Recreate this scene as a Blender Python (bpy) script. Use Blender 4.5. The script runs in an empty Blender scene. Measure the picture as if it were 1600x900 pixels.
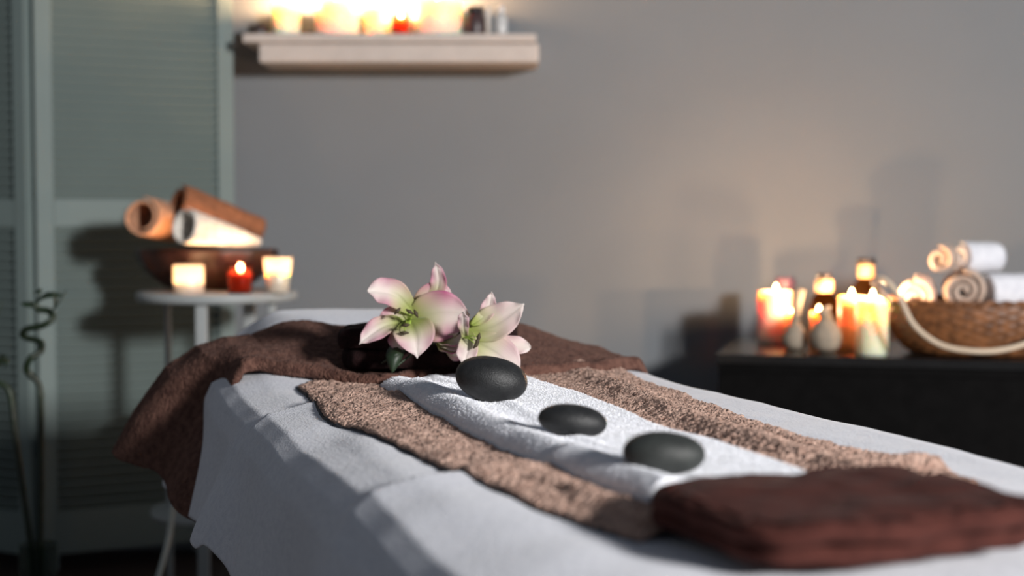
import bpy, bmesh, math, random
from mathutils import Vector, Matrix, noise
random.seed(7)
PI = math.pi
C = bpy.context.scene.collection
SC = bpy.context.scene

# ------------------------------------------------------------------ camera, world, lights, exposure
FPX = 2222.2
PITCH = math.radians(2.7)
CAMZ = 0.9
cam_d = bpy.data.cameras.new('camera')
cam = bpy.data.objects.new('camera', cam_d)
C.objects.link(cam)
cam.location = (0, 0, CAMZ)
cam.rotation_euler = (PI / 2 - PITCH, 0, 0)
cam_d.lens = 50
cam_d.sensor_width = 36
cam_d.clip_start = 0.05
cam_d.dof.use_dof = True
cam_d.dof.focus_distance = 1.72
cam_d.dof.aperture_fstop = 2.8
SC.camera = cam
SC.view_settings.view_transform = 'Standard'
SC.view_settings.look = 'None'
SC.view_settings.gamma = 1
SC.view_settings.use_curve_mapping = False
SC.view_settings.exposure = 0.0

w = bpy.data.worlds.new('world')
SC.world = w
w.use_nodes = True
w.node_tree.nodes['Background'].inputs[0].default_value = (0.68, 0.84, 1.10, 1)
w.node_tree.nodes['Background'].inputs[1].default_value = 0.10


def area(name, loc, target, sx, sy, power, col):
    d = bpy.data.lights.new(name, 'AREA')
    d.shape = 'RECTANGLE'
    d.size = sx
    d.size_y = sy
    d.energy = power
    d.color = col
    o = bpy.data.objects.new(name, d)
    C.objects.link(o)
    o.location = loc
    o.rotation_euler = (Vector(target) - Vector(loc)).to_track_quat('-Z', 'Y').to_euler()
    return o


KEY_W = 350
area('window_daylight', (2.8, -1.9, 2.0), (0.0, 2.6, 0.8), 0.44, 0.5, KEY_W, (1.0, 0.98, 0.965))
CANDLE_W = 2.2


# ------------------------------------------------------------------ picture helpers
def ray(px, py):
    x, y, z = (px - 800) / FPX, 1.0, (450 - py) / FPX
    c, s = math.cos(-PITCH), math.sin(-PITCH)
    return Vector((x, y * c - z * s, y * s + z * c))


def P(px, py, z):
    r = ray(px, py)
    k = (z - CAMZ) / r.z
    return Vector((r.x * k, r.y * k, z))


def Q(px, py, D):
    r = ray(px, py)
    k = D / r.y
    return Vector((r.x * k, D, CAMZ + r.z * k))


AZ = math.atan2(0.3375, 1)
NV = Vector((math.cos(AZ), math.sin(AZ), 0))
DV = Vector((-math.sin(AZ), math.cos(AZ), 0))


def W(n, t, z):
    v = NV * n + DV * t
    return Vector((v.x, v.y, z))


def nt(p):
    return p.x * NV.x + p.y * NV.y, p.x * DV.x + p.y * DV.y


def sstep(a, b, x):
    x = max(0.0, min(1.0, (x - a) / (b - a)))
    return x * x * (3 - 2 * x)


def lerp_poly(pts, x):
    if x <= pts[0][0]:
        return pts[0][1]
    for (a, b), (c, d) in zip(pts, pts[1:]):
        if x <= c:
            f = (x - a) / (c - a)
            f = f * f * (3 - 2 * f) * 0.5 + f * 0.5
            return b + (d - b) * f
    return pts[-1][1]


def catmull(pts, n):
    """n+1 points on a Catmull-Rom curve through pts (Vectors)."""
    out = []
    m = len(pts) - 1
    for i in range(n + 1):
        u = i / n * m
        k = min(int(u), m - 1)
        f = u - k
        p1, p2 = pts[k], pts[k + 1]
        p0 = pts[k - 1] if k > 0 else p1 * 2 - p2
        p3 = pts[k + 2] if k + 2 <= m else p2 * 2 - p1
        out.append(0.5 * ((2 * p1) + (p2 - p0) * f + (2 * p0 - 5 * p1 + 4 * p2 - p3) * f * f
                          + (3 * p1 - p0 - 3 * p2 + p3) * f ** 3))
    return out


def fbm(x, y, z=0.0, o=3):
    return noise.fractal(Vector((x, y, z)), 0.6, 2.1, o)


# ------------------------------------------------------------------ materials
def newmat(name):
    m = bpy.data.materials.new(name)
    m.use_nodes = True
    nt_ = m.node_tree
    b = nt_.nodes['Principled BSDF']
    return m, nt_, b


def plain(name, col, rough=0.5, metal=0.0, var=0.08, vscale=30, bump=0.0, bscale=200, coat=0.0, spec=0.5, sheen=0.0):
    m, t, b = newmat(name)
    tc = t.nodes.new('ShaderNodeTexCoord')
    n = t.nodes.new('ShaderNodeTexNoise')
    n.inputs['Scale'].default_value = vscale
    n.inputs['Detail'].default_value = 4
    t.links.new(tc.outputs['Object'], n.inputs['Vector'])
    r = t.nodes.new('ShaderNodeValToRGB')
    r.color_ramp.elements[0].position = 0.3
    r.color_ramp.elements[1].position = 0.7
    r.color_ramp.elements[0].color = [c * (1 - var) for c in col] + [1]
    r.color_ramp.elements[1].color = [min(1, c * (1 + var)) for c in col] + [1]
    t.links.new(n.outputs['Fac'], r.inputs['Fac'])
    t.links.new(r.outputs['Color'], b.inputs['Base Color'])
    b.inputs['Roughness'].default_value = rough
    b.inputs['Metallic'].default_value = metal
    b.inputs['Coat Weight'].default_value = coat
    b.inputs['Specular IOR Level'].default_value = spec
    b.inputs['Sheen Weight'].default_value = sheen
    if bump:
        n2 = t.nodes.new('ShaderNodeTexNoise')
        n2.inputs['Scale'].default_value = bscale
        n2.inputs['Detail'].default_value = 3
        t.links.new(tc.outputs['Object'], n2.inputs['Vector'])
        bp = t.nodes.new('ShaderNodeBump')
        bp.inputs['Strength'].default_value = bump
        bp.inputs['Distance'].default_value = 0.002
        t.links.new(n2.outputs['Fac'], bp.inputs['Height'])
        t.links.new(bp.outputs['Normal'], b.inputs['Normal'])
    return m


def terry(name, col, col2=None, scale=420, strength=0.8, dist=0.003, sheen=0.3):
    """looped terry cloth: small cells for the loops over a softer noise."""
    m, t, b = newmat(name)
    col2 = col2 or [c * 0.72 for c in col]
    tc = t.nodes.new('ShaderNodeTexCoord')
    v = t.nodes.new('ShaderNodeTexVoronoi')
    v.inputs['Scale'].default_value = scale
    t.links.new(tc.outputs['Object'], v.inputs['Vector'])
    n = t.nodes.new('ShaderNodeTexNoise')
    n.inputs['Scale'].default_value = scale * 0.45
    n.inputs['Detail'].default_value = 3
    t.links.new(tc.outputs['Object'], n.inputs['Vector'])
    mul = t.nodes.new('ShaderNodeMath')
    mul.operation = 'SUBTRACT'
    t.links.new(n.outputs['Fac'], mul.inputs[0])
    m2 = t.nodes.new('ShaderNodeMath')
    m2.operation = 'MULTIPLY'
    m2.inputs[1].default_value = 0.45
    t.links.new(v.outputs['Distance'], m2.inputs[0])
    t.links.new(m2.outputs[0], mul.inputs[1])
    bp = t.nodes.new('ShaderNodeBump')
    bp.inputs['Strength'].default_value = strength
    bp.inputs['Distance'].default_value = dist
    t.links.new(mul.outputs[0], bp.inputs['Height'])
    t.links.new(bp.outputs['Normal'], b.inputs['Normal'])
    n3 = t.nodes.new('ShaderNodeTexNoise')
    n3.inputs['Scale'].default_value = scale * 0.3
    n3.inputs['Detail'].default_value = 5
    t.links.new(tc.outputs['Object'], n3.inputs['Vector'])
    r = t.nodes.new('ShaderNodeValToRGB')
    r.color_ramp.elements[0].position = 0.35
    r.color_ramp.elements[1].position = 0.62
    r.color_ramp.elements[0].color = list(col2) + [1]
    r.color_ramp.elements[1].color = list(col) + [1]
    t.links.new(n3.outputs['Fac'], r.inputs['Fac'])
    t.links.new(r.outputs['Color'], b.inputs['Base Color'])
    b.inputs['Roughness'].default_value = 0.95
    b.inputs['Specular IOR Level'].default_value = 0.15
    b.inputs['Sheen Weight'].default_value = sheen
    b.inputs['Sheen Roughness'].default_value = 0.4
    b.inputs['Sheen Tint'].default_value = [min(1, c * 1.3 + 0.1) for c in col] + [1]
    return m


def wax(name, col, radius=(1.0, 0.62, 0.34), scale=0.045):
    m, t, b = newmat(name)
    b.inputs['Base Color'].default_value = list(col) + [1]
    b.inputs['Subsurface Weight'].default_value = 1.0
    b.inputs['Subsurface Radius'].default_value = radius
    b.inputs['Subsurface Scale'].default_value = scale
    b.inputs['Roughness'].default_value = 0.45
    return m


def flame_mat():
    m, t, b = newmat('flame')
    t.nodes.remove(b)
    out = t.nodes['Material Output']
    e = t.nodes.new('ShaderNodeEmission')
    e.inputs[0].default_value = (1.0, 0.62, 0.26, 1)
    e.inputs[1].default_value = 34
    tr = t.nodes.new('ShaderNodeBsdfTransparent')
    a = t.nodes.new('ShaderNodeAddShader')
    t.links.new(e.outputs[0], a.inputs[0])
    t.links.new(tr.outputs[0], a.inputs[1])
    t.links.new(a.outputs[0], out.inputs[0])
    return m


def glass(name, col, rough=0.05, alpha=0.35):
    m, t, b = newmat(name)
    b.inputs['Base Color'].default_value = list(col) + [1]
    b.inputs['Roughness'].default_value = rough
    b.inputs['Transmission Weight'].default_value = 1.0
    b.inputs['IOR'].default_value = 1.15
    out = t.nodes['Material Output']
    tr = t.nodes.new('ShaderNodeBsdfTransparent')
    tr.inputs[0].default_value = list(col) + [1]
    mx = t.nodes.new('ShaderNodeMixShader')
    mx.inputs[0].default_value = alpha
    t.links.new(tr.outputs[0], mx.inputs[1])
    t.links.new(b.outputs[0], mx.inputs[2])
    t.links.new(mx.outputs[0], out.inputs[0])
    return m


def frosted(name, col):
    m, t, b = newmat(name)
    t.nodes.remove(b)
    out = t.nodes['Material Output']
    tl = t.nodes.new('ShaderNodeBsdfTranslucent')
    tl.inputs[0].default_value = list(col) + [1]
    df = t.nodes.new('ShaderNodeBsdfDiffuse')
    df.inputs[0].default_value = list(col) + [1]
    mx = t.nodes.new('ShaderNodeMixShader')
    mx.inputs[0].default_value = 0.3
    t.links.new(tl.outputs[0], mx.inputs[1])
    t.links.new(df.outputs[0], mx.inputs[2])
    gl = t.nodes.new('ShaderNodeBsdfGlossy')
    gl.inputs['Roughness'].default_value = 0.25
    m2 = t.nodes.new('ShaderNodeMixShader')
    m2.inputs[0].default_value = 0.05
    t.links.new(mx.outputs[0], m2.inputs[1])
    t.links.new(gl.outputs[0], m2.inputs[2])
    t.links.new(m2.outputs[0], out.inputs[0])
    return m


def petal_mat():
    m, t, b = newmat('lily_petal')
    uv = t.nodes.new('ShaderNodeUVMap')
    sp = t.nodes.new('ShaderNodeSeparateXYZ')
    t.links.new(uv.outputs[0], sp.inputs[0])
    ru = t.nodes.new('ShaderNodeValToRGB')       # along the petal: throat green-yellow, cream, white tip
    el = ru.color_ramp.elements
    el[0].position, el[0].color = 0.0, (0.34, 0.44, 0.06, 1)
    el[1].position, el[1].color = 1.0, (0.94, 0.88, 0.83, 1)
    for p_, c_ in ((0.14, (0.42, 0.46, 0.14, 1)), (0.32, (0.70, 0.66, 0.46, 1)), (0.50, (0.86, 0.75, 0.70, 1))):
        e = el.new(p_)
        e.color = c_
    t.links.new(sp.outputs[0], ru.inputs[0])
    # pink towards both edges, strongest half way along
    ab = t.nodes.new('ShaderNodeMath'); ab.operation = 'SUBTRACT'; ab.inputs[1].default_value = 0.5
    t.links.new(sp.outputs[1], ab.inputs[0])
    a2 = t.nodes.new('ShaderNodeMath'); a2.operation = 'ABSOLUTE'
    t.links.new(ab.outputs[0], a2.inputs[0])
    rv = t.nodes.new('ShaderNodeValToRGB')
    rv.color_ramp.elements[0].position = 0.10
    rv.color_ramp.elements[0].color = (0, 0, 0, 1)
    rv.color_ramp.elements[1].position = 0.5
    rv.color_ramp.elements[1].color = (1, 1, 1, 1)
    t.links.new(a2.outputs[0], rv.inputs[0])
    rl = t.nodes.new('ShaderNodeValToRGB')
    el = rl.color_ramp.elements
    el[0].position, el[0].color = 0.1, (0, 0, 0, 1)
    el[1].position, el[1].color = 1.0, (0.1, 0.1, 0.1, 1)
    e = el.new(0.5); e.color = (1, 1, 1, 1)
    e = el.new(0.8); e.color = (0.55, 0.55, 0.55, 1)
    t.links.new(sp.outputs[0], rl.inputs[0])
    mm = t.nodes.new('ShaderNodeMath'); mm.operation = 'MULTIPLY'
    t.links.new(rv.outputs[0], mm.inputs[0]); t.links.new(rl.outputs[0], mm.inputs[1])
    oi = t.nodes.new('ShaderNodeAttribute')
    oi.attribute_type = 'OBJECT'
    oi.attribute_name = 'pink'
    m3 = t.nodes.new('ShaderNodeMath'); m3.operation = 'MULTIPLY'
    t.links.new(mm.outputs[0], m3.inputs[0]); t.links.new(oi.outputs['Fac'], m3.inputs[1])
    mx = t.nodes.new('ShaderNodeMix'); mx.data_type = 'RGBA'
    mx.inputs[7].default_value = (0.56, 0.12, 0.27, 1)
    t.links.new(m3.outputs[0], mx.inputs[0]); t.links.new(ru.outputs[0], mx.inputs[6])
    # fine veins running along
    wv = t.nodes.new('ShaderNodeTexNoise'); wv.inputs['Scale'].default_value = 1.0
    mp = t.nodes.new('ShaderNodeMapping'); mp.inputs['Scale'].default_value = (2, 40, 1)
    t.links.new(uv.outputs[0], mp.inputs[0]); t.links.new(mp.outputs[0], wv.inputs['Vector'])
    bp = t.nodes.new('ShaderNodeBump'); bp.inputs['Strength'].default_value = 0.35; bp.inputs['Distance'].default_value = 0.002
    t.links.new(wv.outputs['Fac'], bp.inputs['Height'])
    t.links.new(bp.outputs[0], b.inputs['Normal'])
    t.links.new(mx.outputs[2], b.inputs['Base Color'])
    b.inputs['Roughness'].default_value = 0.5
    b.inputs['Sheen Weight'].default_value = 0.15
    tl = t.nodes.new('ShaderNodeBsdfTranslucent')
    t.links.new(mx.outputs[2], tl.inputs[0])
    ms = t.nodes.new('ShaderNodeMixShader'); ms.inputs[0].default_value = 0.35
    t.links.new(b.outputs[0], ms.inputs[1]); t.links.new(tl.outputs[0], ms.inputs[2])
    t.links.new(ms.outputs[0], t.nodes['Material Output'].inputs[0])
    return m


M = {
    'wall': plain('wall_paint', (0.192, 0.204, 0.216), 0.9, var=0.03, vscale=3, bump=0.1, bscale=120, spec=0.2),
    'floor': plain('floor_wood', (0.035, 0.022, 0.018), 0.5, var=0.35, vscale=9),
    'screen': plain('screen_paint', (0.168, 0.212, 0.204), 0.6, var=0.04, vscale=6, spec=0.3),
    'shelf': plain('shelf_paint', (0.52, 0.46, 0.42), 0.6, var=0.05),
    'white_wood': plain('white_wood', (0.34, 0.36, 0.36), 0.5, var=0.04),
    'black': plain('black_lacquer', (0.0045, 0.0042, 0.0042), 0.6, var=0.2, coat=0.0, spec=0.04),
    'black_top': plain('black_gloss_top', (0.006, 0.006, 0.006), 0.24, var=0.2, spec=0.4),
    'sheet': terry('sheet_fleece', (0.72, 0.73, 0.78), (0.65, 0.66, 0.72), 420, 0.45, 0.002, 0.2),
    'white_terry': terry('white_terry', (0.90, 0.91, 0.95), (0.80, 0.81, 0.86), 420, 0.4, 0.002),
    'beige_terry': terry('beige_terry', (0.64, 0.43, 0.34), (0.36, 0.22, 0.17), 300, 1.0, 0.0055, 0.3),
    'brown_terry': terry('brown_terry', (0.155, 0.078, 0.058), (0.085, 0.04, 0.031), 300, 0.9, 0.004, 0.18),
    'beige_pile': plain('beige_pile', (0.62, 0.42, 0.335), 0.9, var=0.3, vscale=120, spec=0.1, sheen=0.2),
    'brown_pile': plain('brown_pile', (0.17, 0.088, 0.066), 0.9, var=0.3, vscale=120, spec=0.1, sheen=0.1),
    'dark_terry': terry('dark_terry', (0.022, 0.009, 0.009), (0.011, 0.005, 0.005), 300, 0.6, 0.003, 0.03),
    'maroon': terry('maroon_cloth', (0.062, 0.019, 0.0145), (0.041, 0.0125, 0.0098), 160, 0.35, 0.003, 0.12),
    'hem': plain('hem_shadow', (0.03, 0.032, 0.042), 0.8),  # navy tone of the shadow under the beige towel's hem
    'stone': plain('basalt', (0.013, 0.0135, 0.014), 0.5, var=0.35, vscale=90, bump=0.35, bscale=650, spec=0.45),
    'stone_g': plain('basalt_grey', (0.026, 0.029, 0.027), 0.55, var=0.3, vscale=70, bump=0.35, bscale=600, spec=0.45),
    'roll_tan': terry('tan_cloth', (0.62, 0.33, 0.20), None, 250, 0.5, 0.003),
    'roll_brown': terry('brown_cloth', (0.30, 0.125, 0.065), None, 250, 0.5, 0.003),
    'roll_white': terry('cream_cloth', (0.82, 0.76, 0.68), None, 250, 0.5, 0.003),
    'roll_beige': terry('beige_cloth', (0.60, 0.46, 0.37), (0.46, 0.34, 0.27), 150, 0.6, 0.004),
    'roll_snow': terry('snow_cloth', (0.80, 0.80, 0.84), (0.70, 0.70, 0.75), 150, 0.5, 0.004),
    'roll_peach': terry('peach_cloth', (0.80, 0.60, 0.50), None, 150, 0.5, 0.004),
    'bowl': plain('dark_carved_wood', (0.035, 0.012, 0.007), 0.42, var=0.5, vscale=22, bump=0.6, bscale=60),
    'wicker': plain('wicker', (0.19, 0.075, 0.027), 0.5, var=0.6, vscale=60, bump=0.3, bscale=200),
    'cane': plain('pale_cane', (0.66, 0.52, 0.38), 0.5, var=0.08),
    'wax_white': wax('white_wax', (0.98, 0.86, 0.66)),
    'wax_cream': wax('cream_wax', (0.93, 0.83, 0.56)),
    'wax_pink': wax('pink_wax', (0.93, 0.62, 0.48)),
    'wax_orange': wax('orange_wax', (0.85, 0.40, 0.20)),
    'wax_red': wax('red_wax', (0.55, 0.17, 0.10), scale=0.015),
    'wax_smoke': plain('dim_wax', (0.16, 0.13, 0.12), 0.5),
    'flame': flame_mat(),
    'wick': plain('wick', (0.02, 0.015, 0.01), 0.8),
    'glass': glass('clear_glass', (0.95, 0.95, 0.95)),
    'red_glass': glass('red_glass', (0.80, 0.45, 0.36)),
    'frost': frosted('frosted_glass', (0.97, 0.92, 0.85)),
    'amber': glass('amber_glass', (0.75, 0.30, 0.07), 0.1, 0.6),
    'cap_dark': plain('dark_cap', (0.015, 0.012, 0.014), 0.35),
    'label': plain('lit_neck_amber', (0.72, 0.42, 0.20), 0.6),  # candlelit look of the bottle necks, held in the colour
    'muslin': plain('muslin', (0.33, 0.27, 0.205), 0.85, var=0.12, vscale=50, bump=0.5, bscale=300),
    'twine': plain('twine', (0.36, 0.27, 0.18), 0.85),
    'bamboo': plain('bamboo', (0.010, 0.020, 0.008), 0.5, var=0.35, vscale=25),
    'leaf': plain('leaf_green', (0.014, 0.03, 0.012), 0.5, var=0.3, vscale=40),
    'cord': plain('white_cord', (0.55, 0.60, 0.56), 0.5),
    'metal': plain('dark_metal', (0.03, 0.03, 0.035), 0.35, metal=0.8),
    'vinyl': plain('dark_vinyl', (0.04, 0.03, 0.03), 0.5),
    'petal': petal_mat(),
    'throat': plain('lily_throat', (0.28, 0.40, 0.05), 0.5),
    'anther': plain('anther', (0.05, 0.035, 0.015), 0.7),
}


# ------------------------------------------------------------------ mesh helpers
class MB:
    def __init__(self):
        self.v, self.f, self.uv = [], [], None

    def add(self, vs, fs):
        k = len(self.v)
        self.v += [Vector(p) for p in vs]
        self.f += [[i + k for i in f] for f in fs]
        return self

    def grid(self, rows, cu=False, cv=False):
        """rows of points; cu closes each row, cv closes the rows."""
        nr, nc = len(rows), len(rows[0])
        vs = [p for r in rows for p in r]
        fs = []
        for i in range(nr if cv else nr - 1):
            for j in range(nc if cu else nc - 1):
                a, b = i * nc + j, i * nc + (j + 1) % nc
                c, d = ((i + 1) % nr) * nc + (j + 1) % nc, ((i + 1) % nr) * nc + j
                fs.append([a, b, c, d])
        return self.add(vs, fs)

    def box(self, c, s, rz=0.0, mat=None):
        hx, hy, hz = s[0] / 2, s[1] / 2, s[2] / 2
        R = Matrix.Rotation(rz, 3, 'Z') if mat is None else mat
        vs = [Vector(c) + R @ Vector((x * hx, y * hy, z * hz)) for z in (-1, 1) for y in (-1, 1) for x in (-1, 1)]
        return self.add(vs, [[0, 2, 3, 1], [4, 5, 7, 6], [0, 1, 5, 4], [2, 6, 7, 3], [0, 4, 6, 2], [1, 3, 7, 5]])

    def lathe(self, prof, seg=40, c=(0, 0, 0), sx=1.0, sy=1.0, fn=None):
        rows = []
        for i, (r, z) in enumerate(prof):
            row = []
            for j in range(seg):
                a = 2 * PI * j / seg
                rr = r if fn is None else fn(r, z, a, i)
                row.append(Vector(c) + Vector((rr * math.cos(a) * sx, rr * math.sin(a) * sy, z)))
            rows.append(row)
        return self.grid(rows, cu=True)

    def tube(self, pts, r, seg=10, rf=None, caps=True):
        pts = [Vector(p) for p in pts]
        n = len(pts)
        up = None
        rows = []
        for i in range(n):
            d = (pts[min(i + 1, n - 1)] - pts[max(i - 1, 0)]).normalized()
            if up is None:
                up = Vector((0, 0, 1)) if abs(d.z) < 0.9 else Vector((1, 0, 0))
            up = (up - d * up.dot(d)).normalized()
            s = d.cross(up)
            rr = rf(i / (n - 1)) if rf else r
            rows.append([pts[i] + (up * math.cos(2 * PI * j / seg) + s * math.sin(2 * PI * j / seg)) * rr for j in range(seg)])
        k = len(self.v)
        self.grid(rows, cu=True)
        if caps:
            self.f.append([k + j for j in range(seg)])
            self.f.append([k + (n - 1) * seg + j for j in reversed(range(seg))])
        return self

    def build(self, name, mat, parent=None, smooth=True, bevel=0.0, subsurf=0, solid=0.0, auto=None):
        me = bpy.data.meshes.new(name)
        me.from_pydata([tuple(p) for p in self.v], [], self.f)
        me.update()
        bm = bmesh.new()
        bm.from_mesh(me)
        bmesh.ops.remove_doubles(bm, verts=bm.verts, dist=1e-6)
        bmesh.ops.recalc_face_normals(bm, faces=bm.faces)
        bm.to_mesh(me)
        bm.free()
        for p in me.polygons:
            p.use_smooth = smooth
        me.materials.append(mat)
        o = bpy.data.objects.new(name, me)
        C.objects.link(o)
        if solid:
            s = o.modifiers.new('solid', 'SOLIDIFY')
            s.thickness = solid
            s.offset = 0
        if bevel:
            b = o.modifiers.new('bevel', 'BEVEL')
            b.width = bevel
            b.segments = 3
            b.limit_method = 'ANGLE'
            for p in me.polygons:
                p.use_smooth = False
        if subsurf:
            s = o.modifiers.new('sub', 'SUBSURF')
            s.levels = s.render_levels = subsurf
        if parent is not None:
            o.parent = parent
            o.matrix_parent_inverse = Matrix.Translation(parent.location).inverted() if parent.rotation_euler.z == 0 else parent.matrix_basis.inverted()
        return o


def thing(name, label, cat, loc, group=None):
    o = bpy.data.objects.new(name, None)
    o.empty_display_size = 0.05
    C.objects.link(o)
    o.location = loc
    tag(o, label, cat, group)
    return o


def tag(o, label, cat, group=None):
    o['label'] = label
    o['category'] = cat
    if group:
        o['group'] = group
    return o


def struct(o):
    o['kind'] = 'structure'
    return o


# ------------------------------------------------------------------ the room
WALL_Y = 3.86
struct(MB().box((0, WALL_Y + 0.05, 1.35), (6.4, 0.1, 2.7)).build('wall_back', M['wall'], smooth=False))
struct(MB().box((0, 1.4, -0.02), (6.4, 5.3, 0.04)).build('floor', M['floor'], smooth=False))
struct(MB().box((-2.35, 1.4, 1.35), (0.1, 5.3, 2.7)).build('wall_left', M['wall'], smooth=False))
struct(MB().box((1.13, WALL_Y - 0.009, 0.045), (4.0, 0.018, 0.09)).build('baseboard_back', M['white_wood'], bevel=0.003))

# ------------------------------------------------------------------ louvered folding screen
HIN = [Vector((-1.66, 3.80, 0)), Vector((-1.205, 3.58, 0)), Vector((-0.736, 3.80, 0))]
scr = thing('folding_screen', 'tall pale green-grey louvered folding screen standing in the left corner', 'folding screen', HIN[1])
SCH = 1.85
for k in range(2):
    a, b = HIN[k], HIN[k + 1]
    d = (b - a)
    L = d.length
    d.normalize()
    nrm = Vector((d.y, -d.x, 0))
    R = Matrix((d, nrm, Vector((0, 0, 1)))).transposed()
    a = a + d * 0.007
    L -= 0.014

    def B(m, x0, x1, z0, z1, th):
        m.box(a + d * ((x0 + x1) / 2) + Vector((0, 0, (z0 + z1) / 2)), (x1 - x0, th, z1 - z0), mat=R)
    f = MB()
    st = 0.043
    B(f, 0, st, 0.01, SCH, 0.026)
    B(f, L - st, L, 0.01, SCH, 0.026)
    for z0, z1 in ((0.05, 0.16), (0.885, 0.955), (SCH - 0.07, SCH - 0.0005)):
        B(f, st, L - st, z0, z1, 0.022)
    pn = f.build('screen_panel', M['screen'], scr, bevel=0.002)
    s = MB()
    for z0, z1 in ((0.16, 0.885), (0.955, SCH - 0.07)):
        n = int((z1 - z0) / 0.0235)
        for i in range(n):
            zc = z0 + (i + 0.5) * (z1 - z0) / n
            Rt = R @ Matrix.Rotation(math.radians(52), 3, 'X')
            s.box(a + d * (L / 2) + Vector((0, 0, zc)), (L - 2 * st + 0.006, 0.027, 0.005), mat=Rt)
    s.build('louvers', M['screen'], pn, smooth=False)
for z in (0.3, 0.95, 1.6):
    MB().tube([HIN[1] + Vector((0, 0.016, z)), HIN[1] + Vector((0, 0.016, z + 0.06))], 0.006).build('hinge', M['metal'], scr)


# ------------------------------------------------------------------ candles
def flame_at(p, parent, h=0.016, r=0.005, power=1.0, colour=(1.0, 0.60, 0.31)):
    prof = [(0.0005, 0), (r * 0.75, h * 0.12), (r, h * 0.3), (r * 0.8, h * 0.52), (r * 0.42, h * 0.75), (0.0006, h)]
    f = MB().lathe(prof, 14, p).build('flame', M['flame'], parent, subsurf=1)
    d = bpy.data.lights.new('flame_light', 'POINT')
    d.energy = CANDLE_W * power
    d.color = colour
    d.shadow_soft_size = 0.006
    o = bpy.data.objects.new('flame_light', d)
    C.objects.link(o)
    o.location = Vector(p) + Vector((0, 0, h * 0.55))
    o.parent = parent
    o.matrix_parent_inverse = parent.matrix_basis.inverted()
    return f


def set_tr(o, loc):
    o.location = loc
    bpy.context.view_layer.update()


def candle(loc, r, h, mat, label, group, lit=True, power=1.0, holder=None, hmat=None, taper=1.0, name='candle', pool=0.006, flame_h=0.018):
    """wax body with a melted hollow and wick; holder: height of a glass cup around it."""
    t = thing(name, label, 'candle', loc, group)
    c = Vector(loc)
    rb = r * taper
    if holder:
        rg = r + 0.003
        rgb = rg * taper
        prof = [(0.001, 0), (rgb * 0.97, 0), (rgb, 0.004), (rg, holder), (rg - 0.0018, holder + 0.0005), (rgb - 0.002, 0.006), (0.001, 0.006)]
        MB().lathe(prof, 44, c).build('glass_cup', hmat, t)
        c = c + Vector((0, 0, 0.0062))
        r -= 0.001
        rb -= 0.001
    prof = [(0.001, 0), (rb * 0.97, 0), (rb, 0.003), (r, h - 0.004), (r - 0.002, h), (r - 0.006, h - 0.001),
            (r * 0.6, h - pool), (0.001, h - pool)]

    def wob(rr, z, a, i):
        return rr * (1 + 0.012 * math.sin(3 * a + loc[0] * 40))
    MB().lathe(prof, 44, c, fn=wob).build('wax', mat, t)
    wt = c + Vector((0, 0, h - pool))
    MB().tube([wt - Vector((0, 0, 0.002)), wt + Vector((0.0005, 0, 0.006)), wt + Vector((0.002, 0, 0.011))], 0.0011, 6).build('wick', M['wick'], t)
    if lit:
        flame_at(wt + Vector((0.0015, 0, 0.006)), t, h=flame_h, power=power)
    return t


# ------------------------------------------------------------------ wall shelf with its candles
SHD = 3.68
p0, p1 = Q(378, 52, SHD), Q(838, 66, SHD)
shelf_top = p0.z
q0, q1 = Q(403, 67, SHD), Q(842, 97, SHD)
sh = thing('wall_shelf', 'pale stepped wooden shelf on the grey wall above the massage table', 'shelf', ((p0.x + p1.x) / 2, WALL_Y, shelf_top - 0.04))
MB().box(((p0.x + p1.x) / 2, (SHD + WALL_Y) / 2, (p0.z + p1.z) / 2), (p1.x - p0.x, WALL_Y - SHD - 0.001, p0.z - p1.z)).build('shelf_board', M['shelf'], sh, bevel=0.004)
MB().box(((q0.x + q1.x) / 2, (SHD + 0.006 + WALL_Y) / 2, (q0.z + q1.z) / 2), (q1.x - q0.x, WALL_Y - SHD - 0.009, q0.z - q1.z)).build('shelf_bracket', M['shelf'], sh, bevel=0.005)


def on_shelf(px, D):
    v = Q(px, 50, D)
    return (v.x, D, shelf_top + 0.0002)


GS = 'lit candles on the wall shelf'
candle(on_shelf(447, 3.78), 0.036, 0.092, M['wax_white'], 'slim white lit candle, first from the left on the wall shelf', GS, power=2.2)
candle(on_shelf(527, 3.76), 0.056, 0.090, M['wax_white'], 'wide white glowing candle on the wall shelf, left of its shorter neighbour', GS, power=2.8)
candle(on_shelf(590, 3.80), 0.036, 0.080, M['wax_cream'], 'cream candle between the wide white one and the orange glass on the shelf', GS, power=1.6)
candle(on_shelf(626, 3.75), 0.020, 0.040, M['wax_orange'], 'small orange tealight glass in the middle of the wall shelf', GS, power=0.3, holder=0.048, hmat=M['red_glass'], name='tealight_candle')
candle(on_shelf(683, 3.77), 0.066, 0.092, M['wax_white'], 'widest white glowing candle, right of the orange glass on the wall shelf', GS, power=2.8)
v = on_shelf(743, 3.76)
t = thing('jar', 'small dark brown jar on the wall shelf right of the widest candle', 'jar', v)
MB().lathe([(0.001, 0), (0.024, 0), (0.026, 0.005), (0.026, 0.05), (0.02, 0.058), (0.02, 0.062), (0.001, 0.062)], 32, v).build('jar_body', plain('brown_jar', (0.06, 0.035, 0.035), 0.35), t)
MB().lathe([(0.001, 0.062), (0.022, 0.062), (0.022, 0.078), (0.001, 0.079)], 32, v).build('jar_lid', M['cap_dark'], t)
v = on_shelf(762, 3.74)
t = thing('taper_candle', 'thin pale unlit taper between the dark jar and the glass bottle on the shelf', 'candle', v)
MB().lathe([(0.001, 0), (0.0062, 0), (0.0062, 0.075), (0.004, 0.079), (0.001, 0.08)], 16, v).build('wax', plain('pale_wax', (0.75, 0.66, 0.58), 0.5), t)
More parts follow.
